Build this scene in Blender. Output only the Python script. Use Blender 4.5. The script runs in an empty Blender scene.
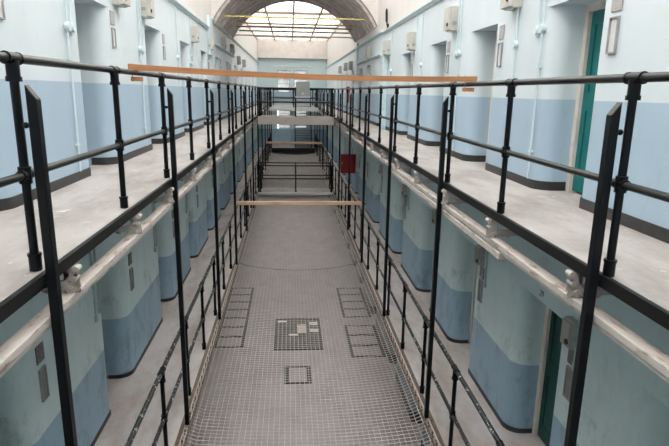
import bpy, bmesh, math, random
from mathutils import Vector, Matrix
random.seed(7)
S = bpy.context.scene
COL = S.collection

# ------------------------------------------------------------------ materials
def nt(name):
    m = bpy.data.materials.new(name); m.use_nodes = True
    t = m.node_tree; t.nodes.clear()
    o = t.nodes.new('ShaderNodeOutputMaterial')
    b = t.nodes.new('ShaderNodeBsdfPrincipled')
    t.links.new(b.outputs[0], o.inputs[0])
    return m, t, b, o

def noise(t, scale, detail=4, rough=.6, stretch=None, src='Object'):
    tc = t.nodes.new('ShaderNodeTexCoord'); n = t.nodes.new('ShaderNodeTexNoise')
    n.inputs['Scale'].default_value = scale; n.inputs['Detail'].default_value = detail
    n.inputs['Roughness'].default_value = rough
    if stretch:
        mp = t.nodes.new('ShaderNodeMapping'); mp.inputs['Scale'].default_value = stretch
        t.links.new(tc.outputs[src], mp.inputs[0]); t.links.new(mp.outputs[0], n.inputs['Vector'])
    else:
        t.links.new(tc.outputs[src], n.inputs['Vector'])
    return n.outputs['Fac']

def ramp(t, fac, stops, const=False):
    r = t.nodes.new('ShaderNodeValToRGB'); e = r.color_ramp.elements
    if const: r.color_ramp.interpolation = 'CONSTANT'
    while len(e) < len(stops): e.new(.5)
    for k, (p, c) in zip(e, stops):
        k.position = p; k.color = (c[0], c[1], c[2], 1) if not isinstance(c, (int, float)) else (c, c, c, 1)
    t.links.new(fac, r.inputs[0])
    return r.outputs[0]

def mix(t, a, b, fac, mode='MIX'):
    n = t.nodes.new('ShaderNodeMix'); n.data_type = 'RGBA'; n.blend_type = mode
    for v, i in ((fac, 0), (a, 6), (b, 7)):
        if isinstance(v, (int, float)): n.inputs[i].default_value = v
        elif isinstance(v, tuple): n.inputs[i].default_value = (v[0], v[1], v[2], 1)
        else: t.links.new(v, n.inputs[i])
    return n.outputs[2]

def bump(t, b, fac, strength=.2, dist=.01):
    n = t.nodes.new('ShaderNodeBump'); n.inputs['Strength'].default_value = strength
    n.inputs['Distance'].default_value = dist
    t.links.new(fac, n.inputs['Height']); t.links.new(n.outputs[0], b.inputs['Normal'])

def simple(name, c, rough=.5, metal=0., var=.12, scale=9, bmp=.1):
    m, t, b, o = nt(name)
    f = noise(t, scale)
    lo = tuple(x * (1 - var) for x in c); hi = tuple(min(1, x * (1 + var)) for x in c)
    t.links.new(ramp(t, f, [(.3, lo), (.7, hi)]), b.inputs['Base Color'])
    b.inputs['Roughness'].default_value = rough; b.inputs['Metallic'].default_value = metal
    if bmp: bump(t, b, f, bmp, .004)
    return m

def chipped(name, base, chip, scale, thr, rough=.5, stretch=None, soft=.02):
    m, t, b, o = nt(name)
    f = noise(t, scale, 6, .7, stretch)
    k = ramp(t, f, [(thr, 0.), (thr + soft, 1.)])
    g = noise(t, scale * .25, 3)
    base2 = mix(t, tuple(x * .8 for x in base), base, g)
    t.links.new(mix(t, base2, chip, k), b.inputs['Base Color'])
    b.inputs['Roughness'].default_value = rough
    bump(t, b, f, .3, .004)
    return m

def painted_wall(name, bands, grime=.25):
    """paint bands by height: list of (z_top, colour); rest last"""
    m, t, b, o = nt(name)
    g = t.nodes.new('ShaderNodeNewGeometry'); sx = t.nodes.new('ShaderNodeSeparateXYZ')
    t.links.new(g.outputs['Position'], sx.inputs[0])
    mr = t.nodes.new('ShaderNodeMapRange'); mr.inputs[1].default_value = -3.; mr.inputs[2].default_value = 10.
    t.links.new(sx.outputs[2], mr.inputs[0])
    stops = []; z = -3.
    for zt, c in bands:
        stops.append(((z + 3) / 13, c)); z = zt
    base = ramp(t, mr.outputs[0], stops, True)
    f1 = noise(t, 1.3, 5, .6, (1, 1, .45))
    base = mix(t, base, ramp(t, f1, [(.3, .86), (.65, 1.)]), .55, 'MULTIPLY')
    f2 = noise(t, 7, 6, .75, (1, 1, .3))
    base = mix(t, base, ramp(t, f2, [(.60, 1.), (.74, .55)]), grime, 'MULTIPLY')
    f3 = noise(t, 3.1, 8, .78, (1, 1, .5))
    low = ramp(t, mr.outputs[0], [(0, 0.), (3.03 / 13, 1.), (4.25 / 13, .35), (6.0 / 13, .0)], True)
    sc = ramp(t, f3, [(.50, 1.), (.66, .30)])
    base = mix(t, base, mix(t, (1, 1, 1), sc, low), min(1, grime * 2.2), 'MULTIPLY')
    t.links.new(base, b.inputs['Base Color'])
    b.inputs['Roughness'].default_value = .55
    bump(t, b, noise(t, 40, 4), .12, .004)
    return m

WHITE_U = (.66, .735, .785); BLUE_U = (.41, .54, .665)
GREEN_L = (.60, .745, .765); BLUE_L = (.31, .455, .58)
GROUND = (.20, .27, .31)
PLASTER = (.69, .655, .64)
M = {}
M['wall_l'] = painted_wall('gallery wall paint left', [(-.0, GROUND), (.86, BLUE_L), (3.0, GREEN_L), (4.075, BLUE_U), (5.75, WHITE_U), (10, PLASTER)])
M['wall_r'] = painted_wall('gallery wall paint right', [(-.0, GROUND), (.90, BLUE_L), (3.0, GREEN_L), (3.97, BLUE_U), (5.68, WHITE_U), (10, PLASTER)])
M['wall_e'] = painted_wall('end wall paint', [(0, GROUND), (1.3, BLUE_L), (3.0, GREEN_L), (3.92, BLUE_U), (6.3, (.52, .64, .67)), (10, PLASTER)], .12)
M['plaster'] = simple('warm white plaster', (.64, .59, .565), .7, 0, .10, 3)
M['trim'] = simple('pale blue painted trim', (.58, .70, .73), .5, 0, .12, 8)
M['skirt'] = simple('black skirting paint', (.03, .029, .03), .5, 0, .3, 14)
def concrete(name, c, stain, flake=0.):
    m, t, b, o = nt(name)
    f = noise(t, 1.6, 6, .65, (1.6, .6, 1)); f2 = noise(t, 14, 5, .7)
    base = mix(t, c, stain, ramp(t, f, [(.42, 0.), (.68, 1.)]))
    base = mix(t, base, ramp(t, f2, [(.3, .82), (.7, 1.)]), .6, 'MULTIPLY')
    if flake:
        k = ramp(t, noise(t, 8, 7, .75), [(.63, 0.), (.66, 1.)])
        base = mix(t, base, (.68, .66, .63), k)
    t.links.new(base, b.inputs['Base Color']); b.inputs['Roughness'].default_value = .6
    bump(t, b, f2, .2, .004)
    return m
M['floor_u'] = concrete('worn pale concrete gallery', (.455, .42, .41), (.29, .25, .235), 1)
M['floor_l'] = concrete('worn grey concrete gallery', (.60, .56, .555), (.42, .35, .325))
M['floor_g'] = concrete('ground hall concrete', (.49, .435, .455), (.40, .345, .36))
M['steel'] = simple('gallery black gloss paint', (.0055, .0065, .0085), .38, 0, .25, 12, .05)
M['rail'] = simple('dark grey gloss rail paint', (.022, .025, .025), .33, 0, .2, 10, .05)
M['fascia'] = chipped('dark grey slab edge paint', (.014, .0135, .0135), (.16, .13, .11), 10, .68, .5)
for q in ('steel', 'rail', 'fascia'):
    M[q].node_tree.nodes['Principled BSDF'].inputs['Specular IOR Level'].default_value = .22
M['chiprail'] = chipped('chipped black rail paint', (.007, .009, .011), (.60, .62, .62), 26, .585, .4, (1, .45, 1))
M['peel'] = chipped('peeling white timber paint', (.66, .60, .565), (.30, .225, .18), 18, .53, .65, (1, .22, 1), .12)
M['castwhite'] = chipped('dirty white cast iron paint', (.56, .51, .485), (.20, .15, .13), 26, .56, .55, None, .06)
M['kerb'] = chipped('pale slab edge', (.66, .58, .51), (.24, .19, .16), 8, .66, .7, None, .08)
M['edgebar'] = simple('brown edge angle', (.14, .105, .09), .6, .2, .3, 14)
M['net'] = simple('pale galvanised net wire', (.66, .61, .585), .5, .1, .12, 3, 0)
M['patch'] = simple('dark iron grating', (.035, .032, .028), .7, 0, .4, 8)
M['pit'] = simple('dark duct grime', (.12, .115, .10), .8, 0, .4, 8)
M['pinkpaper'] = simple('pinkish paper', (.80, .70, .66), .7, 0, .03)
M['paper'] = simple('white paper', (.82, .83, .80), .7, 0, .03)
def wood(name, c1, c2):
    m, t, b, o = nt(name)
    f = noise(t, 14, 5, .6, (.12, 1.4, 3)); f2 = noise(t, 2.2, 3, .5, (1, 1, 1))
    base = mix(t, c1, c2, ramp(t, f, [(.35, 0.), (.65, 1.)]))
    base = mix(t, base, ramp(t, f2, [(.35, .72), (.62, 1.)]), .7, 'MULTIPLY')
    t.links.new(base, b.inputs['Base Color']); b.inputs['Roughness'].default_value = .55
    bump(t, b, f, .15, .003)
    return m
M['pine'] = wood('orange pine', (.56, .26, .115), (.43, .18, .07))
M['palepine'] = wood('pale new pine', (.72, .50, .34), (.60, .39, .25))
M['box'] = simple('grey beige enamel', (.55, .53, .49), .45, 0, .08, 6)
M['boxg'] = simple('old grey enamel', (.40, .40, .37), .45, 0, .12, 6)
M['black'] = simple('black plastic', (.01, .01, .01), .5)
M['conduit'] = simple('white painted conduit', (.62, .73, .77), .4, 0, .08, 6)
M['conduitl'] = simple('pale green painted conduit', (.36, .48, .48), .4, 0, .1, 6)
M['plate'] = chipped('grey notice plate', (.50, .48, .475), (.24, .23, .23), 60, .56, .5, (1, 1, 2.5))
M['platel'] = chipped('dark metal notice plate', (.17, .165, .16), (.42, .38, .34), 40, .62, .5)
M['slotframe'] = simple('steel card frame', (.34, .34, .35), .4, .2, .1)
M['card'] = simple('pale card', (.66, .65, .66), .6, 0, .06, 20)
M['cardl'] = simple('dull aluminium card slot', (.27, .27, .26), .45, .3, .15, 20)
M['teal'] = simple('teal door paint', (.0, .15, .15), .4, 0, .12, 5)
M['dgreen'] = simple('dark green door paint', (.004, .06, .05), .4, 0, .12, 5)
M['frame'] = simple('cream door frame paint', (.74, .68, .62), .5, 0, .08, 6)
M['red'] = simple('dark red enamel', (.26, .008, .014), .4, 0, .1, 5)
M['redtag'] = simple('bright red enamel', (.5, .03, .03), .4, 0, .1, 5)
M['bridge'] = chipped('pale beige bridge fascia', (.66, .60, .55), (.25, .21, .18), 6, .60, .6, (.4, 1, 1), .1)
M['bridgew'] = simple('white bridge fascia', (.66, .66, .66), .5, 0, .08, 6)
M['yellow'] = simple('yellow painted tie bar', (.66, .54, .20), .5, 0, .15, 6)
M['yellow2'] = simple('faded yellow tie bar', (.50, .42, .22), .5, 0, .15, 6)
M['tiegrey'] = simple('grey tie bar', (.30, .28, .26), .5, .2, .15, 6)
M['timber'] = simple('skylight timber', (.34, .235, .16), .6, 0, .2, 6)
M['panelgrey'] = simple('light grey sheet metal', (.42, .45, .43), .4, .1, .08, 5)
M['winbar'] = simple('grey window bars', (.26, .27, .28), .5)
M['deck'] = concrete('worn dark bridge deck', (.27, .245, .235), (.19, .165, .155))
M['tread'] = simple('dark steel stair tread', (.05, .055, .06), .45, .2, .1)
# arch: dark ribbed boards running along the vault
def arch_mat():
    m, t, b, o = nt('ribbed arch boarding')
    f = noise(t, 5, 5, .7, (1, .35, 1))
    base = mix(t, (.47, .41, .385), (.68, .62, .60), ramp(t, f, [(.35, 0.), (.65, 1.)]))
    t.links.new(base, b.inputs['Base Color']); b.inputs['Roughness'].default_value = .75
    return m
M['arch'] = arch_mat()
def glass_mat(name, tr=.75, tint=(1, .985, .95), trans=(.9, .88, .82)):
    m, t, b, o = nt(name); t.nodes.remove(b)
    a = t.nodes.new('ShaderNodeBsdfTransparent'); a.inputs[0].default_value = (*tint, 1)
    c = t.nodes.new('ShaderNodeBsdfTranslucent'); c.inputs[0].default_value = (*trans, 1)
    g = t.nodes.new('ShaderNodeBsdfGlossy'); g.inputs['Roughness'].default_value = .15
    x = t.nodes.new('ShaderNodeMixShader'); t.links.new(c.outputs[0], x.inputs[1]); t.links.new(a.outputs[0], x.inputs[2])
    f = noise(t, 1.5, 4, .6, (1, .6, 1))
    t.links.new(ramp(t, f, [(.3, tr - .15), (.7, tr + .15)]), x.inputs[0])
    y = t.nodes.new('ShaderNodeMixShader'); y.inputs[0].default_value = .06
    t.links.new(x.outputs[0], y.inputs[1]); t.links.new(g.outputs[0], y.inputs[2])
    t.links.new(y.outputs[0], o.inputs[0])
    return m
M['glass'] = glass_mat('weathered skylight glass')
M['winglass'] = glass_mat('frosted window glass', .8, (.30, .305, .31))
M['glass2'] = glass_mat('grimy skylight glass', .72, (.86, .84, .80), (.7, .67, .62))

# ------------------------------------------------------------------ mesh builder
class MB:
    def __init__(self): self.b = bmesh.new()
    def box(self, x0, x1, y0, y1, z0, z1, bev=0.):
        x0, x1 = min(x0, x1), max(x0, x1)
        v = [self.b.verts.new((x, y, z)) for x in (x0, x1) for y in (y0, y1) for z in (z0, z1)]
        fs = [self.b.faces.new([v[i] for i in q]) for q in ((0, 1, 3, 2), (4, 6, 7, 5), (0, 4, 5, 1), (2, 3, 7, 6), (0, 2, 6, 4), (1, 5, 7, 3))]
        if bev:
            es = list({e for f in fs for e in f.edges})
            bmesh.ops.bevel(self.b, geom=es, offset=bev, segments=2, affect='EDGES', profile=.5)
        return self
    def prism(self, pts, a, c, axis='Z'):
        """pts 2D; extruded a..c on axis. Z: (x,y); Y: (x,z); X: (y,z)"""
        def P(p, h):
            return (p[0], p[1], h) if axis == 'Z' else ((p[0], h, p[1]) if axis == 'Y' else (h, p[0], p[1]))
        lo = [self.b.verts.new(P(p, a)) for p in pts]; hi = [self.b.verts.new(P(p, c)) for p in pts]
        n = len(pts)
        for i in range(n): self.b.faces.new((lo[i], lo[(i + 1) % n], hi[(i + 1) % n], hi[i]))
        self.b.faces.new(lo[::-1]); self.b.faces.new(hi)
        return self
    def tube(self, pts, r, n=10, cap=True):
        P = [Vector(p) for p in pts]; rs = r if isinstance(r, (list, tuple)) else [r] * len(P)
        rings = []
        ref = None
        for i, p in enumerate(P):
            d = (P[min(i + 1, len(P) - 1)] - P[max(i - 1, 0)])
            if d.length < 1e-9: d = Vector((0, 0, 1))
            d.normalize()
            if ref is None:
                ref = Vector((0, 0, 1)) if abs(d.z) < .9 else Vector((1, 0, 0))
            u = d.cross(ref).normalized(); w = u.cross(d).normalized(); ref = w
            rings.append([self.b.verts.new(p + (u * math.cos(2 * math.pi * k / n) + w * math.sin(2 * math.pi * k / n)) * rs[i]) for k in range(n)])
        for A, B in zip(rings, rings[1:]):
            for k in range(n): self.b.faces.new((A[k], A[(k + 1) % n], B[(k + 1) % n], B[k]))
        if cap:
            self.b.faces.new(rings[0][::-1]); self.b.faces.new(rings[-1])
        return self
    def ball(self, c, r, n=10):
        bmesh.ops.create_uvsphere(self.b, u_segments=n, v_segments=max(5, n // 2), radius=r, matrix=Matrix.Translation(c))
        return self
    def build(self, name, mat, parent=None, smooth=False, loc=None):
        bmesh.ops.recalc_face_normals(self.b, faces=self.b.faces)
        me = bpy.data.meshes.new(name); 
        if loc is not None:
            bmesh.ops.translate(self.b, verts=self.b.verts, vec=-Vector(loc))
        self.b.to_mesh(me); self.b.free()
        for mm in (mat if isinstance(mat, list) else [mat]): me.materials.append(mm)
        if smooth:
            for p in me.polygons: p.use_smooth = True
            try: me.set_sharp_from_angle(angle=math.radians(40))
            except Exception: pass
        o = bpy.data.objects.new(name, me); COL.objects.link(o)
        if loc is not None: o.location = loc
        if parent is not None: o.parent = parent
        return o

def tag(o, label=None, cat=None, group=None, kind=None):
    if label: o['label'] = label
    if cat: o['category'] = cat
    if group: o['group'] = group
    if kind: o['kind'] = kind
    return o
def empty(name, loc, label, cat, group=None):
    o = bpy.data.objects.new(name, None); o.empty_display_size = .1
    COL.objects.link(o); o.location = loc
    return tag(o, label, cat, group)
def copy_tree(o, loc, label):
    c = o.copy(); COL.objects.link(c); c.location = loc; c['label'] = label
    for ch in o.children:
        d = ch.copy(); COL.objects.link(d); d.parent = c
        for g in ch.children:
            e = g.copy(); COL.objects.link(e); e.parent = d
    return c
ORD = ['first', 'second', 'third', 'fourth', 'fifth', 'sixth', 'seventh', 'eighth', 'ninth', 'tenth', 'eleventh', 'twelfth',
       'thirteenth', 'fourteenth', 'fifteenth', 'sixteenth', 'seventeenth', 'eighteenth', 'nineteenth', 'twentieth',
       'twenty-first', 'twenty-second', 'twenty-third', 'twenty-fourth', 'twenty-fifth', 'twenty-sixth', 'twenty-seventh', 'twenty-eighth']
def struct(o): o['kind'] = 'structure'; return o

# ------------------------------------------------------------------ layout (metres; z=0 is the lower gallery floor)
EYE = 4.05
XL, XR = -2.30, 2.65            # wall faces
EL, ER = -1.33, 1.78            # gallery edges
YB, YE = -3.0, 41.0             # back and end walls
ZU = {-1: 3.065, 1: 3.05}        # upper gallery floor
ZG = -3.10                      # ground hall floor
ROOF1, ROOF2 = 8.6, 7.58
OPR = [(-.15, .75), (2.3, 3.2), (4.75, 5.62), (7.25, 8.1), (9.62, 10.5), (12.4, 13.25), (15.75, 16.65), (18.75, 19.6), (20.9, 21.75), (23.5, 24.35)]
while OPR[-1][1] < 37: OPR.append((OPR[-1][0] + 2.5, OPR[-1][1] + 2.5))
OPL = [(.62, 1.54), (3.56, 4.5), (6.5, 7.42), (9.43, 10.38), (12.35, 13.25), (15.1, 16.0), (17.98, 18.88), (20.95, 21.85)]
while OPL[-1][1] < 36: OPL.append((OPL[-1][0] + 2.95, OPL[-1][1] + 2.95))
OPEN = {-1: OPL, 1: OPR}
DOORDEPTH = {-1: .52, 1: .36}
def face(s): return XR if s > 0 else XL

def pier(s, y0, y1, r_near=.2, r_far=.05, off=0., depth=.75):
    """plan outline of a wall pier, rounded at the reveals"""
    xf = face(s) - s * off; xb = face(s) + s * depth
    y0 -= off; y1 += off
    pts = [(xb, y0)]
    for i in range(7):
        a = math.pi / 2 * i / 6
        pts.append((xf + s * r_near * (1 - math.sin(a)), y0 + r_near * (1 - math.cos(a))))
    for i in range(4):
        a = math.pi / 2 * i / 3
        pts.append((xf + s * r_far * (1 - math.cos(a)), y1 - r_far * (1 - math.sin(a))))
    pts.append((xb, y1))
    return pts

def build_wall(s):
    ops = OPEN[s]; xf = face(s)
    w = MB(); bb = MB()
    edges = [YB] + [e for o in ops for e in o] + [YE]
    piers_u = [(edges[i], edges[i + 1]) for i in range(0, len(edges), 2)]
    dn, df = (.13, .04) if s > 0 else (-.08, -.04)                # the lower cells sit a touch off the upper ones
    piers_l = [(a + (dn if a > YB else 0), b_ + (df if b_ < YE else 0)) for a, b_ in piers_u]
    zl_u = 4.93 if s > 0 else 5.05
    zl_l = 1.92 if s > 0 else 1.84
    for z0, zl, z1, sk in ((ZG, ZG + 2.0, 0, .26), (0, zl_l, ZU[s], .055), (ZU[s], zl_u, ROOF1, .095)):
        for y0, y1 in (piers_u if z0 == ZU[s] else piers_l):
            w.prism(pier(s, y0, y1), z0, zl)
            bb.prism(pier(s, y0, y1, off=.012, depth=.30), z0, z0 + sk)
        w.box(xf, xf + s * .75, YB, YE, zl, z1 - (.22 if z1 == 0 else (.06 if z1 == ZU[s] else 0)))
    w.box(xf + s * .62, xf + s * .85, YB, YE, ZG, zl_u)           # masonry behind the doors
    side = 'right' if s > 0 else 'left'
    struct(w.build('wall_' + side, M['wall_r' if s > 0 else 'wall_l'], smooth=True))
    struct(bb.build('baseboard_' + side, M['skirt'], smooth=True))
    n = 0
    protos = {}
    for z0, zl in ((0, zl_l), (ZU[s], zl_u), (ZG, ZG + 2.0)):
        for k, (y0, y1) in enumerate(ops):
            if y1 < 0 or y0 > 30: continue
            if z0 < 2: y0 += df; y1 += dn
            wd = y1 - y0; h = zl - z0
            xd = xf + s * DOORDEPTH[s]
            mat = M['teal'] if (s > 0 and z0 > 1 and k == 2) else M['dgreen']
            d = MB(); d.box(xd, xd + s * .05, .05, wd - .05, .02, h - .05)
            for a, b_, c, e in ((.05, .15, .02, h - .05), (wd - .15, wd - .05, .02, h - .05), (.15, wd - .15, h - .2, h - .05), (.15, wd - .15, .02, .2), (.15, wd - .15, h * .45, h * .55)):
                d.box(xd - s * .012, xd, a, b_, c, e)
            o = d.build('door_%d' % (len([q for q in bpy.data.objects if q.name.startswith('door_') and q.parent is None]) + 1), mat)
            o.location = (0, y0, z0); struct(o)
            f = MB()
            f.box(xd - s * .05, xd + s * .04, .0, .07, 0, h); f.box(xd - s * .05, xd + s * .04, wd - .07, wd, 0, h)
            f.box(xd - s * .05, xd + s * .04, .07, wd - .07, h - .07, h)
            f.build('door_frame', M['frame'], o)
            kn = MB(); hy = .16 if s > 0 else wd - .16
            kn.tube([(xd - s * .02, hy, .95), (xd - s * .06, hy, .95)], .012).ball((xd - s * .075, hy, .95), .026)
            kn.build('door_knob', M['slotframe'], o, True)
for s in (-1, 1): build_wall(s)

# painted cell numbers above two lower doors on the right
def text_mesh(body, size, mat, parent, mtx, name):
    cu = bpy.data.curves.new(name, 'FONT'); cu.body = body; cu.size = size; cu.extrude = .001; cu.align_x = 'CENTER'
    t = bpy.data.objects.new(name, cu); COL.objects.link(t)
    bpy.context.view_layer.update()
    me = bpy.data.meshes.new_from_object(t.evaluated_get(bpy.context.evaluated_depsgraph_get()))
    COL.objects.unlink(t); bpy.data.objects.remove(t)
    me.materials.clear(); me.materials.append(mat)
    o = bpy.data.objects.new(name, me); COL.objects.link(o); o.matrix_world = mtx; o.parent = parent
    return o
wr = bpy.data.objects['wall_right']
for body, yy in (('29', 5.27), ('28', 7.80)):
    mt = Matrix(((0, 0, -1, XR - .002), (-1, 0, 0, yy), (0, 1, 0, 1.975), (0, 0, 0, 1)))
    text_mesh(body, .10, M['black'], wr, mt, 'cell_number')

# ends
wb = MB(); wb.box(XL - .75, XR + .75, YB - .3, YB, ZG, ROOF1)
struct(wb.build('wall_back', M['wall_e']))
we = MB()
wins = [(-.93, 0., 3.93, 5.5), (.29, 1.22, 3.93, 5.5), (-.86, 0., 1.36, 2.70), (.29, 1.22, 1.36, 2.70)]
xs = [XL - .75, -.93, 0., .29, 1.22, XR + .75]
we.box(xs[0], xs[1], YE, YE + .4, ZG, ROOF1); we.box(xs[2], xs[3], YE, YE + .4, ZG, ROOF1); we.box(xs[4], xs[5], YE, YE + .4, ZG, ROOF1)
for a, b_ in ((-.93, 0.), (.29, 1.22)):
    for z0, z1 in ((ZG, 1.36), (2.70, 3.93), (5.5, ROOF1)): we.box(a, b_, YE, YE + .4, z0, z1)
struct(we.build('wall_end', M['wall_e']))
tb = MB(); tb.box(XL, XR, YE - .35, YE, 6.3, ROOF2, .02)
struct(tb.build('trim_1', M['plaster']))
tb = MB(); tb.box(-1.2, 1.5, YE - .06, YE, 5.72, 5.80, .01)
struct(tb.build('trim_2', M['trim']))
for i, (a, b_, z0, z1) in enumerate(wins):
    g = MB(); g.box(a, b_, YE + .20, YE + .206, z0, z1)
    o = struct(g.build('window_%d' % (i + 1), M['winglass']))
    f = MB(); t_ = .035
    for x in (a, b_ - t_, (a + b_) / 2 - t_ / 2): f.box(x, x + t_, YE + .14, YE + .2, z0, z1)
    for z in (z0, z1 - t_): f.box(a, b_, YE + .14, YE + .2, z, z + t_)
    f.build('window_frame', M['winbar'], o)
    f = MB()
    for k in range(1, 6):
        x = a + (b_ - a) * k / 6
        if k != 3: f.box(x - .012, x + .012, YE + .15, YE + .18, z0, z1)
    for k in range(1, 5):
        z = z0 + (z1 - z0) * k / 5; f.box(a, b_, YE + .15, YE + .18, z - .014, z + .014)
    f.build('glazing_bars', M['winbar'], o)

# floors
for s in (-1, 1):
    e = ER if s > 0 else EL
    u = MB(); u.box(e, face(s) + s * .60, YB, YE, ZU[s] - .06, ZU[s])
    struct(u.build('floor', M['floor_u']))
    u = MB(); u.box(e, face(s) + s * .60, YB, YE, -.22, 0)
    struct(u.build('floor', M['floor_l']))
    side = 'right' if s > 0 else 'left'
    f = MB(); f.box(e - s * .012, e, YB, YE, ZU[s] - .066, ZU[s] + .006)
    f.box(e, e + s * .02, YB, YE, ZU[s] + .001, ZU[s] + .006)
    struct(f.build('trim_%d' % (3 if s < 0 else 4), M['fascia']))
    f = MB(); f.box(e - s * .02, e, YB, YE, -.22, -.012)
    struct(f.build('trim_%d' % (5 if s < 0 else 6), M['kerb']))
    f = MB(); f.box(e - s * .012, e + s * .03, YB, YE, -.012, .012)
    struct(f.build('trim_%d' % (7 if s < 0 else 8), M['edgebar']))
g = MB(); g.box(XL - .6, XR + .6, YB, YE, ZG - .2, ZG)
struct(g.build('floor', M['floor_g']))

# cornices
def cornice(n, s, y0, y1, z, h=.08, d=.08, mat='trim'):
    f = MB(); xf = face(s)
    f.prism([(xf, z - h), (xf - s * d * .4, z - h), (xf - s * d, z - h * .35), (xf - s * d, z), (xf, z + .02)], y0, y1, 'Y')
    struct(f.build('trim_%d' % n, M[mat]))
cornice(9, -1, YB, 16.3, 5.76); cornice(10, -1, 16.9, YE, 6.06); cornice(11, -1, 17.3, 23.6, 5.42, .07, .08)
cornice(12, 1, YB, 16.0, 5.71); cornice(13, 1, 16.2, YE, 5.76, .08, .07); cornice(14, 1, 16.4, 22, 5.14, .07, .08)
f = MB(); f.box(XL, XL + .08, 16.3, 16.9, 5.0, 6.06, .01); struct(f.build('trim_15', M['trim']))
f = MB(); f.box(XR - .14, XR, 15.75 - .5, 15.75 - .2, ZU[1], 5.25, .02); struct(f.build('trim_16', M['trim']))
f = MB(); f.box(XR - .08, XR, 22.0, 22.4, 4.4, 5.9, .02); struct(f.build('trim_17', M['trim']))

# arch vault between Y=17.4 and 23
AY0, AY1 = 17.4, 23.0
cx = (XL + XR) / 2; hw = (XR - XL) / 2; zs, zt = 6.0, 7.52; R_ = (hw ** 2 + (zt - zs) ** 2) / (2 * (zt - zs)); zc = zt - R_
a0 = math.asin(hw / R_)
def arc(r, n=36): return [(cx + r * math.sin(-a0 + 2 * a0 * i / n), zc + r * math.cos(-a0 + 2 * a0 * i / n)) for i in range(n + 1)]
def band(mb, r0, r1, y0, y1, n=48):
    """curved bar between two radii, built from quads"""
    A, B = arc(r0, n), arc(r1, n)
    V = [[mb.b.verts.new((P[i][0], y, P[i][1])) for P, y in ((A, y0), (A, y1), (B, y1), (B, y0))] for i in range(n + 1)]
    for i in range(n):
        for k in range(4): mb.b.faces.new((V[i][k], V[i][(k + 1) % 4], V[i + 1][(k + 1) % 4], V[i + 1][k]))
    mb.b.faces.new(V[0][::-1]); mb.b.faces.new(V[-1])
v = MB()
band(v, R_, R_ + .18, AY0 + .002, AY1 - .002)
for i in range(0, 13):                                            # ribs of the lining step along the vault
    y = AY0 + .12 + (AY1 - AY0 - .3) * i / 12.5
    band(v, R_ - (.085 if i % 4 == 0 else .05), R_ - .001, y, y + .16)
struct(v.build('ceiling', M['arch']))
for nm, y0, y1 in (('wall_arch', AY0 - .05, AY0), ('wall_arch_back', AY1, AY1 + .05)):
    v = MB(); P = arc(R_ + .001, 48)
    V = [[v.b.verts.new(c) for c in ((x, y0, z), (x, y1, z), (x, y1, ROOF1 - .005), (x, y0, ROOF1 - .005))] for x, z in P]
    for i in range(48):
        for k in range(4): v.b.faces.new((V[i][k], V[i][(k + 1) % 4], V[i + 1][(k + 1) % 4], V[i + 1][k]))
    v.b.faces.new(V[0][::-1]); v.b.faces.new(V[-1])
    struct(v.build(nm, M['plaster']))

# skylights
def skylight(y0, y1, z, nb, purl, gm='glass'):
    g = MB(); g.box(XL, XR, y0, y1, z, z + .01)
    o = struct(g.build('ceiling', M[gm]))
    f = MB()
    for i in range(nb + 1):
        x = XL + (XR - XL) * i / nb
        f.box(x - .035, x + .035, y0, y1, z - .09, z)
    f.build('glazing_bars', M['timber'], o)
    f = MB(); y = y0 + purl * .55
    while y < y1:
        f.box(XL, XR, y - .05, y + .05, z - .19, z - .09); y += purl
    f.build('purlins', M['timber'], o)
skylight(YB, AY0 - .06, ROOF1, 4, 3.0)
skylight(AY1 + .06, YE, ROOF2, 4, 5.6, 'glass2')

# tie bars
TIES = [(17.9, 6.24, 'yellow', 'yellow painted tie bar across the mouth of the arch, nearest of all'),
        (19.9, 6.275, 'yellow2', 'dull yellow tie bar just inside the arch, second of all'),
        (21.4, 6.32, 'tiegrey', 'grey tie bar high inside the arch under the bright skylight, third from the camera'),
        (22.6, 6.30, 'tiegrey', 'grey tie bar at the back of the arch, fourth from the camera'),
        (24.3, 6.29, 'tiegrey', 'farthest grey tie bar just behind the arch')]
for y, z, mm, lab in TIES:
    hwz = min(hw, math.sqrt((R_ - .13) ** 2 - (z - zc) ** 2)) if y < AY1 else hw
    xa, xb = cx - hwz + .004, cx + hwz - .004
    b = MB(); b.tube([(xa, y, z), (xb, y, z)], .027, 8)
    if y > AY1:
        for x, sg in ((xa, 1), (xb, -1)): b.tube([(x, y, z), (x + sg * .03, y, z)], .07, 10)
    tag(b.build('tie_bar', M[mm], None, True), lab, 'tie bar', 'tie bars across the hall')

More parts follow.
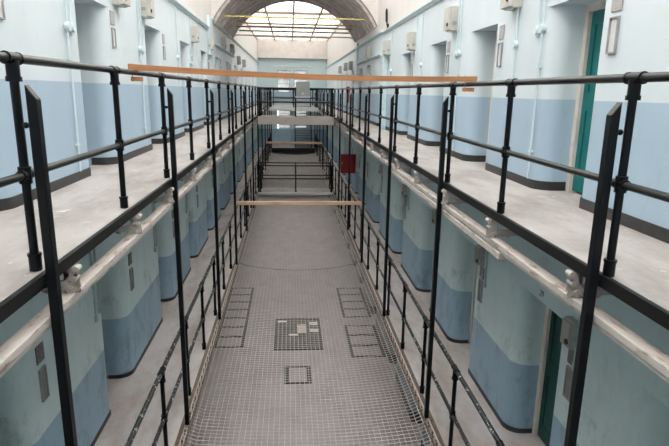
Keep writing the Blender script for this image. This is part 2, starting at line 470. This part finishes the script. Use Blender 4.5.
# ------------------------------------------------------------------ railings
RX = {-1: -1.40, 1: 1.81}
def railing(s, zf, y_first, step, ymin, label, topmat, low):
    x = RX[s] if not low else (-1.385 if s < 0 else 1.81)
    ztop = zf + (1.125 if s < 0 and not low else 1.095); zmid = zf + (.53 if not low else .54)
    r = empty('gallery_railing', (x, ymin, zf), label, 'railing', 'pipe railings along the galleries')
    L0 = Vector((x, ymin, zf))
    t = MB(); n = 60
    t.tube([(x, ymin + (YE - ymin) * i / n, ztop) for i in range(n + 1)], .025, 10)
    t.build('top_rail', M[topmat], r, True, L0).location = (0, 0, 0)
    t = MB(); t.tube([(x, ymin, zmid), (x, YE, zmid)], .022, 10)
    t.build('mid_rail', M['rail' if not low else 'chiprail'], r, True, L0).location = (0, 0, 0)
    y = y_first
    proto = None
    while y < YE - .3:
        if y > ymin:
            if proto is None:
                p = MB()
                p.tube([(0, 0, 0), (0, 0, ztop - zf)], .023, 10)
                p.tube([(0, 0, .004), (0, 0, .085)], .033, 10); p.tube([(0, 0, .085), (0, 0, .1)], .037, 10)
                p.tube([(0, 0, zmid - zf - .045), (0, 0, zmid - zf + .045)], .033, 10)
                p.tube([(0, -.05, zmid - zf), (0, .05, zmid - zf)], .030, 10)
                p.tube([(0, 0, ztop - zf - .10), (0, 0, ztop - zf - .01)], .033, 10); p.tube([(0, 0, ztop - zf - .115), (0, 0, ztop - zf - .09)], .039, 10)
                p.tube([(0, -.065, ztop - zf), (0, .065, ztop - zf)], .030, 12); p.tube([(0, -.07, ztop - zf), (0, -.055, ztop - zf)], .033, 12)
                p.tube([(0, .055, ztop - zf), (0, .07, ztop - zf)], .033, 12)
                proto = p.build('post', M['steel'], r, True); o = proto
            else:
                o = proto.copy(); COL.objects.link(o)
            o.location = (0, y - ymin, 0)
        y += step
    return r
railing(-1, ZU[-1], 3.0 - 1.66 * 2, 1.66, YB, 'black pipe railing along the left upper gallery', 'rail', False)
railing(1, ZU[1], 2.84 - 1.655 * 2, 1.655, YB, 'black pipe railing along the right upper gallery', 'rail', False)
railing(-1, 0, 6.84 - 1.37 * 6, 1.37, YB, 'chipped black pipe railing along the left lower gallery', 'chiprail', True)
railing(1, 0, 6.72 - 1.36 * 6, 1.36, YB, 'chipped black pipe railing along the right lower gallery', 'chiprail', True)

# tall uprights clamped to the gallery edges
for s in (-1, 1):
    side = 'left' if s < 0 else 'right'
    x = -1.285 if s < 0 else 1.733
    for k in range(12):
        y = (2.93 + 3.24 * k) if s < 0 else (2.87 + 3.28 * k)
        if y > YE - 1: break
        lab = 'tall flat black steel upright on the %s gallery edge, %s from the camera' % (side, ORD[k])
        if k == 0:
            e = empty('net_upright', (x, y, 0), lab, 'post', 'tall uprights along the gallery edges')
            b = MB(); h = EYE - (.03 if s < 0 else .07)
            w2, d2 = .026, .027
            vs = [(-w2, -d2), (w2, -d2), (w2, d2), (-w2, d2)]
            lo = [b.b.verts.new((px, py, -.004)) for px, py in vs]
            hi = [b.b.verts.new((px, py, h + (.042 if px * s > 0 else -.03))) for px, py in vs]
            for i in range(4): b.b.faces.new((lo[i], lo[(i + 1) % 4], hi[(i + 1) % 4], hi[i]))
            b.b.faces.new(lo); b.b.faces.new(hi)
            bmesh.ops.bevel(b.b, geom=list(b.b.edges), offset=.004, segments=1, affect='EDGES')
            b.build('upright_bar', M['steel'], e)
            for zc_ in (3.86, 3.05 - .05):
                c = MB(); c.tube([(s * .03, 0, zc_), (s * .05, 0, zc_)], .012, 8); c.ball((s * .05, 0, zc_), .017, 8)
                c.build('clamp_pin', M['steel'], e, True)
            up = e
        else:
            copy_tree(up, (x, y, 0), lab)

# white board and scroll brackets beneath each upper gallery
for s in (-1, 1):
    side = 'left' if s < 0 else 'right'
    x0 = EL + .014 if s < 0 else ER - .014
    x1 = x0 + s * .09
    zt_ = EYE - (1.24 if s > 0 else 1.225)
    b = MB(); b.box(x0, x1, YB + .1, YE - .1, zt_ - .05, zt_, .006)
    b.box(x0 + s * .012, x1 - s * .012, YB + .1, YE - .1, zt_ - .075, zt_ - .05)
    o = tag(b.build('ledger_board', M['peel']), 'peeling white painted board under the %s upper gallery edge' % side, 'board', 'white boards below the gallery edges')
    if s > 0:
        b = MB(); b.box(x0 - .0, x0 + .06, 4.35, 9.6, zt_ - .135, zt_ - .075, .006)
        b.build('lower_batten', M['peel'], o)
    y = 3.3 if s < 0 else 3.14
    k = 0
    proto = None
    while y < 38 and k < 22:
        lab = 'dirty white iron scroll bracket under the %s upper gallery, %s from the camera' % (side, ORD[k])
        if proto is None:
            e = empty('scroll_bracket', (x0, y, zt_), lab, 'bracket', 'scroll brackets under the upper galleries')
            zt2 = ZU[s] - .06 - zt_
            # scroll: S-shaped nose plate, local x: towards wall = +s
            c = MB()
            Z = zt2
            prof = [(.06, 0), (-.03, 0), (-.036, .018), (-.008, .034), (.006, Z * .3), (-.008, Z * .48), (-.018, Z * .64), (-.008, Z * .8), (.018, Z), (.06, Z), (.042, Z * .8), (.03, Z * .62), (.036, Z * .45), (.055, Z * .3)]
            c.prism([(s * px, pz) for px, pz in prof], -.018, .018, 'Y')
            bmesh.ops.triangulate(c.b, faces=[f for f in c.b.faces if len(f.verts) > 4])
            c.tube([(-s * .016, -.03, Z * .84), (-s * .016, .03, Z * .84)], .021, 12)
            c.tube([(s * .03, -.034, .028), (s * .03, .034, .028)], .024, 10)
            c.tube([(s * -.002, -.034, Z * .5), (s * -.002, .034, Z * .5)], .018, 10)
            c.build('scroll', M['castwhite'], e, True)
            c = MB(); L = abs(face(s) - x0) 
            arm = [(.03, .02), (.03, .11), (.055, .08), (.12, .062), (L * .6, .062), (L, .10), (L, .0), (L * .6, .014), (.15, .014)]
            c.prism([(s * px, pz) for px, pz in arm], -.022, .022, 'Y')
            bmesh.ops.triangulate(c.b, faces=[f for f in c.b.faces if len(f.verts) > 4])
            c.build('arm', M['castwhite'], e)
            c = MB(); c.tube([(s * .16, -.035, .03), (s * .16, .035, .03)], .03, 10)
            c.build('boss', M['castwhite'], e, True)
            proto = e
        else:
            yy = y
            for q in range(12):
                yu = (2.93 + 3.24 * q) if s < 0 else (2.87 + 3.28 * q)
                if abs(yy - yu) < .09: yy = yu + (.10 if yy >= yu else -.10)
            copy_tree(proto, (x0, yy, zt_), lab)
        y += 1.43 if s < 0 else 1.46; k += 1

# ------------------------------------------------------------------ safety net over the void
NX0, NX1 = EL + .022, ER - .022
NY0, NY1 = -1.0, 37.5
def netz(x):
    u = min(x - NX0, NX1 - x); w = NX1 - NX0
    tt = (x - NX0) / w
    edge = min(1, u / .16)
    return -.02 - .05 * edge - .10 * (4 * tt * (1 - tt))
nb = MB()
def strip_x(y, r, segs=14):
    xs_ = [NX0 + (NX1 - NX0) * i / segs for i in range(segs + 1)]
    xs_ = sorted(set(xs_ + [NX0 + .16, NX1 - .16]))
    prev = None
    for x in xs_:
        z = netz(x)
        ring = [nb.b.verts.new((x, y + dy, z + dz)) for dy, dz in ((-r, -r), (r, -r), (r, r), (-r, r))]
        if prev:
            for k in range(4): nb.b.faces.new((prev[k], prev[(k + 1) % 4], ring[(k + 1) % 4], ring[k]))
        prev = ring
y = NY0
while y < NY1:
    strip_x(y, .0026); y += .0725
x = NX0 + .03
while x < NX1:
    z = netz(x) + .004
    nb.box(x - .0026, x + .0026, NY0, NY1, z - .0026, z + .0026); x += .0705
net = nb.build('safety_net', M['net'])
tag(net, 'pale wire safety net stretched over the void between the lower galleries', 'net')
ed = MB()
for x in (NX0 + .05, NX1 - .05): ed.tube([(x, NY0, netz(x) + .006), (x, NY1, netz(x) + .006)], .012, 8)
ed.build('edge_rod', M['edgebar'], net, True)
sw = MB(); sw.tube([(NX0 + .06 + (NX1 - NX0 - .12) * i / 20, 12.9 - .25 * (4 * (i / 20) * (1 - i / 20)), netz(NX0 + .06 + (NX1 - NX0 - .12) * i / 20) + .006) for i in range(21)], .005, 6)
sw.build('lacing_cord', M['edgebar'], net, True)
for n_, (sg, x) in enumerate(((-1, NX0), (1, NX1))):
    hk = MB(); y = NY0
    while y < NY1:
        hk.box(x, x - sg * .012, y + .03, y + .065, -.20, -.02); y += .19
    hk.box(x, x - sg * .014, NY0, NY1, -.205, -.19)
    struct(hk.build('trim_%d' % (18 + n_), M['edgebar']))

# ground hall floor: gratings, outlined covers, papers
KG = (EYE - ZG) / 7.0
def outline(x0, x1, y0, y1, n, lab, grp, t=.07, name='floor_cover'):
    x0, x1, y0, y1 = x0 * KG, x1 * KG, y0 * KG, y1 * KG
    b = MB(); z0, z1 = ZG, ZG + .022
    b.box(x0, x0 + t, y0, y1, z0, z1); b.box(x1 - t, x1, y0, y1, z0, z1)
    for i in range(n + 1):
        y_ = y0 + (y1 - y0) * i / n
        b.box(x0 + t, x1 - t, max(y0, y_ - t / 2), min(y1, y_ + t / 2), z0, z1)
    o = tag(b.build(name, M['patch']), lab, 'floor cover', grp)
    c = MB(); c.box(x0 + t * .5, x1 - t * .5, y0 + t * .5, y1 - t * .5, ZG, ZG + .008)
    c.build('cover_plate', M['floor_g'], o)
gx0, gx1, gy0, gy1 = -.48 * KG, .90 * KG, 14.0 * KG, 16.15 * KG
b = MB()
for x in (gx0, gx1 - .08): b.box(x, x + .08, gy0, gy1, ZG, ZG + .03)
for y_ in (gy0, gy1 - .08): b.box(gx0 + .08, gx1 - .08, y_, y_ + .08, ZG, ZG + .03)
k = gx0 + .16
while k < gx1 - .1: b.box(k, k + .03, gy0 + .08, gy1 - .08, ZG, ZG + .022); k += .115
gr = tag(b.build('floor_grating', M['patch']), 'large dark square iron grating on the ground floor under the net', 'grating')
b = MB(); b.box(gx0 + .08, gx1 - .08, gy0 + .08, gy1 - .08, ZG, ZG + .012); b.build('grating_bed', M['pit'], gr)
for (x, y_, w, h, mm, lab) in ((.33, 15.35, .28, .62, 'pinkpaper', 'large pinkish paper sheet on the iron grating'),
                               (.70, 15.72, .26, .22, 'paper', 'small white paper at the far corner of the iron grating'),
                               (.70, 15.2, .27, .22, 'paper', 'small white paper at the right edge of the iron grating, the nearer one'),
                               (-.26, 15.9, .28, .13, 'paper', 'narrow white paper strip at the left far corner of the iron grating'),
                               (.08, 14.92, .28, .13, 'paper', 'narrow white paper strip in the middle of the iron grating')):
    b = MB(); n = 6; x *= KG; y_ *= KG
    vs = [[b.b.verts.new((x - w / 2 + w * i / n, y_ - h / 2 + h * j / n, ZG + .034 + .006 * math.sin(i * 1.3 + x * 9) * math.cos(j * 1.1))) for j in range(n + 1)] for i in range(n + 1)]
    for i in range(n):
        for j in range(n): b.b.faces.new((vs[i][j], vs[i + 1][j], vs[i + 1][j + 1], vs[i][j + 1]))
    tag(b.build('paper_sheet', M[mm], None, True), lab, 'paper', 'papers lying on the grating')
outline(-.16, .51, 12.2, 13.05, 1, 'small square floor cover in a dark frame in front of the large grating', 'outlined floor covers', .11)
outline(1.66, 2.57, 16.2, 18.85, 4, 'dark outlined ladder-like floor cover on the right, the farther of two', 'outlined floor covers', .085)
outline(1.62, 2.58, 13.5, 15.55, 3, 'dark outlined ladder-like floor cover on the right, the nearer of two', 'outlined floor covers', .095)
outline(-2.16, -1.32, 14.25, 19.0, 7, 'long dark outlined ladder-like floor cover on the left ground floor', 'outlined floor covers', .085)

# ------------------------------------------------------------------ planks on the rails
def plank(p0, p1, w, h, mat, name, lab, blocks=False):
    p0, p1 = Vector(p0), Vector(p1); d = p1 - p0; L = d.length
    e = empty(name, p0, lab, 'plank', None); e.rotation_euler = d.to_track_quat('X', 'Z').to_euler()
    b = MB(); n = 24 if blocks else 2
    V = []
    for i in range(n + 1):
        u = i / n; dz = -(.034 if blocks else 0) * max(0, 1 - (2 * u - 1) ** 2) if .03 < u < .97 else 0
        V.append([b.b.verts.new((L * u, yy, zz + dz)) for yy, zz in ((-w / 2, 0), (w / 2, 0), (w / 2, h), (-w / 2, h))])
    for A, B in zip(V, V[1:]):
        for k in range(4): b.b.faces.new((A[k], A[(k + 1) % 4], B[(k + 1) % 4], B[k]))
    b.b.faces.new(V[0][::-1]); b.b.faces.new(V[-1])
    b.build('board', M[mat], e)
    if blocks:
        for q in (.02, L - .115):
            c = MB(); c.box(q, q + .095, -w / 2, w / 2, -.10, -.062, .003); c.build('end_block', M[mat], e)
            c = MB(); c.tube([(q + .009, 0, -.106), (q + .009, 0, .004 + h)], .005, 8); c.build('bolt', M['slotframe'], e, True)
    return e
plank((-1.46, 5.3, ZU[-1] + 1.125 + .027), (1.87, 5.6, ZU[1] + 1.095 + .027), .09, .05, 'pine', 'timber_plank',
      'orange pine plank bolted across the two upper gallery railings', True)
plank((-1.47, 14.25, 1.126), (1.89, 14.25, 1.126), .10, .085, 'palepine', 'timber_plank', 'pale pine plank laid across the two lower railings, the nearer one')
plank((-1.47, 31.6, 1.126), (1.89, 31.6, 1.126), .10, .10, 'palepine', 'timber_plank', 'far pale pine plank across the lower railings in front of the stair')

# ------------------------------------------------------------------ cross bridges
def bridge(y0, y1, zt_, h, mat, lab, rail=True, rz=1.08, midmat='steel'):
    e = empty('footbridge', (0, y0, zt_), lab, 'footbridge', 'footbridges crossing the hall')
    xa, xb = EL + .085, ER - .085
    b = MB(); b.box(xa, xb, .03, y1 - y0 - .03, -.08, 0); b.build('deck', M['deck'], e)
    for yy in (0, y1 - y0 - .03):
        b = MB(); b.box(xa, xb, yy, yy + .03, -h, .02, .005); b.box(xa, xb, yy - .015, yy, -h * .45, -h * .38); b.build('fascia', M[mat], e)
    if rail:
        for yy in (.05, y1 - y0 - .05):
            for z, r in ((rz, .028), (rz * .52, .028)):
                b = MB(); b.tube([(xa, yy, z), (xb, yy, z)], r, 8); b.build('rail', M['steel'], e, True)
            for x in (xa + .06, .22, xb - .06):
                b = MB(); b.tube([(x, yy, 0), (x, yy, rz)], .025, 8); b.ball((x, yy, rz), .036, 8); b.tube([(x, yy, 0), (x, yy, .07)], .036, 8); b.build('post', M['steel'], e, True)
    return e
bridge(21.6, 22.6, 3.07, .29, 'bridge', 'beige footbridge across the upper level, the nearer one')
bridge(33.9, 34.9, 3.07, .20, 'bridgew', 'white edged footbridge across the upper level, the farther one')
bridge(21.6, 22.6, .10, .08, 'bridgew', 'white edged footbridge across the lower level above the net')
bridge(37.6, 40.9, .25, .25, 'fascia', 'dark landing at the end of the lower level before the stair', False)
bridge(40.42, 40.95, 3.05, .2, 'bridgew', 'pale landing under the upper end wall windows', True)

# grey panel on the near upper bridge
e = empty('metal_panel', (.49, 21.55, 3.84), 'light grey metal panel hanging on the near upper footbridge railing', 'panel')
b = MB(); b.box(-.26, .26, -.05, .05, 0, .56, .012); b.build('panel_body', M['panelgrey'], e)
b = MB(); b.box(-.29, .29, -.075, .055, -.035, .015, .008); b.build('bottom_tray', M['bridgew'], e)
b = MB(); b.box(-.05, .05, -.06, -.045, .08, .16, .003); b.build('nameplate', M['bridgew'], e)

# steel stair at the far end
e = empty('steel_stair', (.9, 37.75, .25), 'dark open steel stair rising to the end landing', 'stair')
for x in (-.55, .55):
    b = MB(); b.prism([(0, 0.02), (.25, .02), (2.6, 2.72), (2.6, 2.97), (2.4, 2.97), (0, .3)], x - .03, x + .03, 'X'); b.build('stringer', M['steel'], e)
    b = MB(); b.tube([(x, .1, .05), (x, .1, 1.1), (x, 2.55, 3.8), (x, 2.55, 2.9)], .022, 8); b.build('handrail', M['steel'], e, True)
for i in range(17):
    b = MB(); z = .17 + i * .163; yy = .08 + i * .147
    b.box(-.52, .52, yy, yy + .2, z - .03, z, .004); b.build('tread', M['tread'], e)

# ------------------------------------------------------------------ wall fittings
e = empty('fire_hose_cabinet', (XR - .012, 22.05, 1.22), 'dark red fire cabinet jutting from the right lower wall behind the railing', 'cabinet')
b = MB(); b.box(-.60, 0, -.07, .13, -.38, .38, .015); b.build('cabinet_body', M['red'], e)
b = MB(); b.box(-.57, -.03, -.085, -.07, -.35, .35, .006); b.build('cabinet_door', M['red'], e)
b = MB(); b.box(-.565, -.53, -.115, -.085, -.02, .08, .004); b.build('latch', M['slotframe'], e)
e = empty('fire_call_point', (XR - .012, 24.9, 4.08), 'small bright red fire fitting on the right upper wall far away', 'fire fitting')
b = MB(); b.box(-.14, 0, -.1, .1, -.05, .2, .01); b.build('housing', M['redtag'], e)
b = MB(); b.tube([(-.05, 0, -.05), (-.05, 0, -.5)], .035, 8); b.build('hose', M['redtag'], e, True)

e = empty('wall_hook', (XR, 15.45, 5.86), 'black iron hairpin hook on the white right wall above the cornice near the arch', 'hook')
b = MB(); b.tube([(-.05, -.07, -.05), (-.06, -.07, .28), (-.06, -.045, .34), (-.06, 0, .365), (-.06, .045, .34), (-.06, .07, .28), (-.05, .07, .05)], .02, 8); b.build('hook_arm', M['steel'], e, True)
b = MB(); b.box(-.05, 0, -.11, -.03, -.12, -.02, .006); b.build('wall_plate', M['steel'], e)

def meter_box(s, y, z, lab, w=.30, h=.37, d=.16, mat='box'):
    xf = face(s)
    e = empty('meter_box', (xf, y, z), lab, 'electrical box', 'grey boxes on the gallery walls')
    b = MB(); b.box(0, -s * d * .7, -w / 2, w / 2, 0, h, .01); b.build('housing', M[mat], e)
    b = MB(); b.box(-s * d * .7, -s * d, -w / 2 + .012, w / 2 - .012, .012, h - .012, .008); b.build('cover', M[mat], e)
    b = MB(); b.tube([(-s * d, -w * .3, h * .25), (-s * (d + .012), -w * .3, h * .25)], .028, 12); b.build('round_lock', M['black'], e, True)
    b = MB(); b.box(-s * .03, -s * d * .6, -w / 2 - .012, -w / 2, .09, .14, .003); b.build('hinge', M['slotframe'], e)
    return e
RB = [(6.62, 5.02), (9.1, 5.02), (12.05, 4.93), (15.1, 5.02), (18.6, 5.13), (24.1, 4.95), (26.3, 4.99), (29.2, 4.97)]
for k, (y, z) in enumerate(RB):
    meter_box(1, y, z, 'grey electrical box high on the right upper wall, %s from the camera' % ORD[k], mat='box' if k < 4 else 'boxg')
LBx = [(7.95, 5.11), (9.3, 5.13), (13.75, 5.13), (16.45, 5.14), (19.6, 5.40), (22.5, 5.40), (25.2, 5.13), (28.0, 5.13)]
for k, (y, z) in enumerate(LBx):
    meter_box(-1, y, z, 'grey electrical box high on the left upper wall, %s from the camera' % ORD[k], mat='box' if k < 4 else 'boxg')
def pair_plates(s, y, zp, hp, zs_, hs, wp, labels, low):
    xf = face(s)
    b = MB(); b.box(xf, xf - s * .012, y - wp / 2, y + wp / 2, zp, zp + hp, .003)
    o = tag(b.build('notice_plate', M['platel' if low else 'plate']), labels[0], 'plate', 'small plates beside the cell doors')
    b = MB()
    for sy in (-1, 1):
        for sz in (.08, .92):
            b.tube([(xf - s * .012, y + sy * wp * .38, zp + hp * sz), (xf - s * .017, y + sy * wp * .38, zp + hp * sz)], .006, 6)
    b.build('screws', M['slotframe'], o)
    b = MB(); t = .012; y0, y1 = y - wp * .42, y + wp * .42
    b.box(xf, xf - s * .022, y0, y0 + t, zs_, zs_ + hs); b.box(xf, xf - s * .022, y1 - t, y1, zs_, zs_ + hs)
    b.box(xf, xf - s * .022, y0 + t, y1 - t, zs_, zs_ + t); b.box(xf, xf - s * .022, y0 + t, y1 - t, zs_ + hs - t, zs_ + hs)
    o = tag(b.build('card_holder', M['slotframe']), labels[1], 'card holder', 'tall card holders beside the cell doors')
    b = MB(); b.box(xf, xf - s * .008, y0 + t, y1 - t, zs_ + t, zs_ + hs - t); b.build('card', M['cardl' if low else 'card'], o)
for s in (1, -1):
    side = 'right' if s > 0 else 'left'
    n = 0
    for (y0, y1) in OPEN[s]:
        if y1 < 3.5 or y0 > 24: continue
        y = y0 - .22 if s > 0 else y1 + .30
        for low in (False, True):
            lv = 'lower' if low else 'upper'
            if low: args = (1.59, .17, 1.21, .32) if s < 0 else (1.57, .16, 1.22, .32)
            else: args = (4.72, .17, 4.39, .29) if s > 0 else (4.85, .17, 4.57, .24)
            pair_plates(s, y, *args, .15, ('grey notice plate beside the %s door on the %s %s wall counting from the camera' % (ORD[n], side, lv),
                        'tall card holder beside the %s door on the %s %s wall counting from the camera' % (ORD[n], side, lv)), low)
        n += 1
# lower switch boxes on the right, just under the white board
n = 0
for (y0, y1) in OPR:
    if y0 < 4 or y0 > 16: continue
    meter_box(1, y0 - .20, 1.76, 'small grey switch box beside the %s lower right door' % ORD[n], .17, .27, .10, 'boxg'); n += 1

def conduit(s, y, ztop, zbot, junction, lab, twin=False, low=False, clipz=(), r=.011):
    xf = face(s); mat = M['conduitl' if low else 'conduit']; xc = xf - s * .022
    e = empty('conduit', (xc, y, zbot), lab, 'conduit', 'wall conduits')
    b = MB(); b.tube([(0, 0, 0), (0, 0, ztop - zbot)], r, 8); b.build('pipe', mat, e, True)
    if twin:
        b = MB(); b.tube([(0, .12, junction - zbot), (0, .12, ztop - zbot)], r, 8); b.build('pipe', mat, e, True)
        b = MB(); b.tube([(s * .02, .12, junction - zbot), (-s * .03, .12, junction - zbot)], .045, 12); b.tube([(0, .12, junction - zbot - .08), (0, .12, junction - zbot)], .02, 8); b.build('junction', mat, e, True)
    if junction:
        b = MB(); b.tube([(s * .02, 0, junction - zbot), (-s * .03, 0, junction - zbot)], .045, 12); b.build('junction', mat, e, True)
    for z in clipz:
        b = MB(); b.tube([(0, 0, z - zbot - .014), (0, 0, z - zbot + .014)], .021, 8); b.box(s * .02, -s * .0, -.035, .035, z - zbot - .012, z - zbot + .012); b.build('clip', mat, e)
    return e
zfu = {s: ZU[s] + .30 for s in (-1, 1)}
C = [(1, 5.84, True, 4.72), (1, 6.53, False, 4.62), (1, 8.75, True, 4.66), (1, 11.3, False, 4.6), (1, 11.8, False, None), (1, 14.7, False, 4.6),
     (-1, 6.14, True, 4.66), (-1, 8.98, True, 4.64), (-1, 11.88, False, 4.68), (-1, 14.4, False, None), (-1, 13.45, False, 4.64), (-1, 17.2, False, None)]
cnt = {-1: 0, 1: 0}
for s, y, tw, j in C:
    side = 'right' if s > 0 else 'left'
    lab = '%s conduit down the white %s upper wall, %s from the camera' % ('twin pale painted' if tw else 'pale painted', side, ORD[cnt[s]]); cnt[s] += 1
    conduit(s, y, 5.02 if (s, y) == (1, 6.53) else 5.70, ZU[s] + .10 if tw else 4.2, j, lab, tw, False, (4.34, 3.45) if tw else (4.25,))
cnt = {-1: 0, 1: 0}
for s, y, zb in ((-1, 3.15, 1.4), (-1, 6.2, 1.37), (-1, 9.1, 1.37), (-1, 12.0, 1.4), (1, 4.33, 1.5), (1, 6.85, 1.5), (1, 9.2, 1.5), (1, 11.82, 1.5)):
    side = 'right' if s > 0 else 'left'
    lab = 'pale green twin conduit on the %s lower wall, %s from the camera' % (side, ORD[cnt[s]]); cnt[s] += 1
    e = empty('conduit', (face(s) - s * .02, y, zb), lab, 'conduit', 'wall conduits')
    for dy, dz in ((0, 0), (.13, .06)):
        b = MB()
        pts = [(0, dy, dz), (0, dy, 2.2 - zb), (0, dy - (.05 if s > 0 else 0), 2.32 - zb), (0, dy - (.05 if s > 0 else 0), ZU[s] - .12 - zb)]
        b.tube(pts, .013, 8); b.build('pipe', M['conduitl'], e, True)
        b = MB(); b.tube([(0, dy, dz + .0), (0, dy, dz + .07)], .019, 8); b.build('end_cap', M['conduitl'], e, True)

# ------------------------------------------------------------------ light: overcast sky
w = bpy.data.worlds.new('World'); S.world = w; w.use_nodes = True
t = w.node_tree; bg = t.nodes['Background']
bg.inputs[0].default_value = (.95, .975, 1.0, 1); bg.inputs[1].default_value = 1.0

# ------------------------------------------------------------------ camera
f_px = 547.6
def ray(px, py): return Vector((px - 334.5, -(py - 223.), f_px))
Yc = ray(290, 91).normalized()
Zc = -ray(298, 2507); Zc.normalize(); Zc = (Zc - Yc * Yc.dot(Zc)).normalized()
Xc = Zc.cross(Yc) * -1
Xc = Vector((Yc.y * Zc.z - Yc.z * Zc.y, Yc.z * Zc.x - Yc.x * Zc.z, Yc.x * Zc.y - Yc.y * Zc.x))
if Xc.x < 0: Xc = -Xc
right = Vector((Xc.x, Yc.x, Zc.x)); up_ = Vector((Xc.y, Yc.y, Zc.y)); fwd = Vector((Xc.z, Yc.z, Zc.z))
cam = bpy.data.cameras.new('Camera'); co = bpy.data.objects.new('Camera', cam); COL.objects.link(co)
mw = Matrix(((right.x, up_.x, -fwd.x, 0), (right.y, up_.y, -fwd.y, 0), (right.z, up_.z, -fwd.z, EYE), (0, 0, 0, 1)))
co.matrix_world = mw
cam.sensor_width = 36; cam.lens = f_px / 669 * 36; cam.clip_end = 200; cam.clip_start = .05
S.camera = co
S.view_settings.view_transform = 'Standard'; S.view_settings.look = 'None'
S.view_settings.gamma = 1; S.view_settings.use_curve_mapping = False
S.view_settings.exposure = 2.52
S.cycles.use_denoising = True
S.cycles.max_bounces = 10; S.cycles.diffuse_bounces = 6; S.cycles.transparent_max_bounces = 12
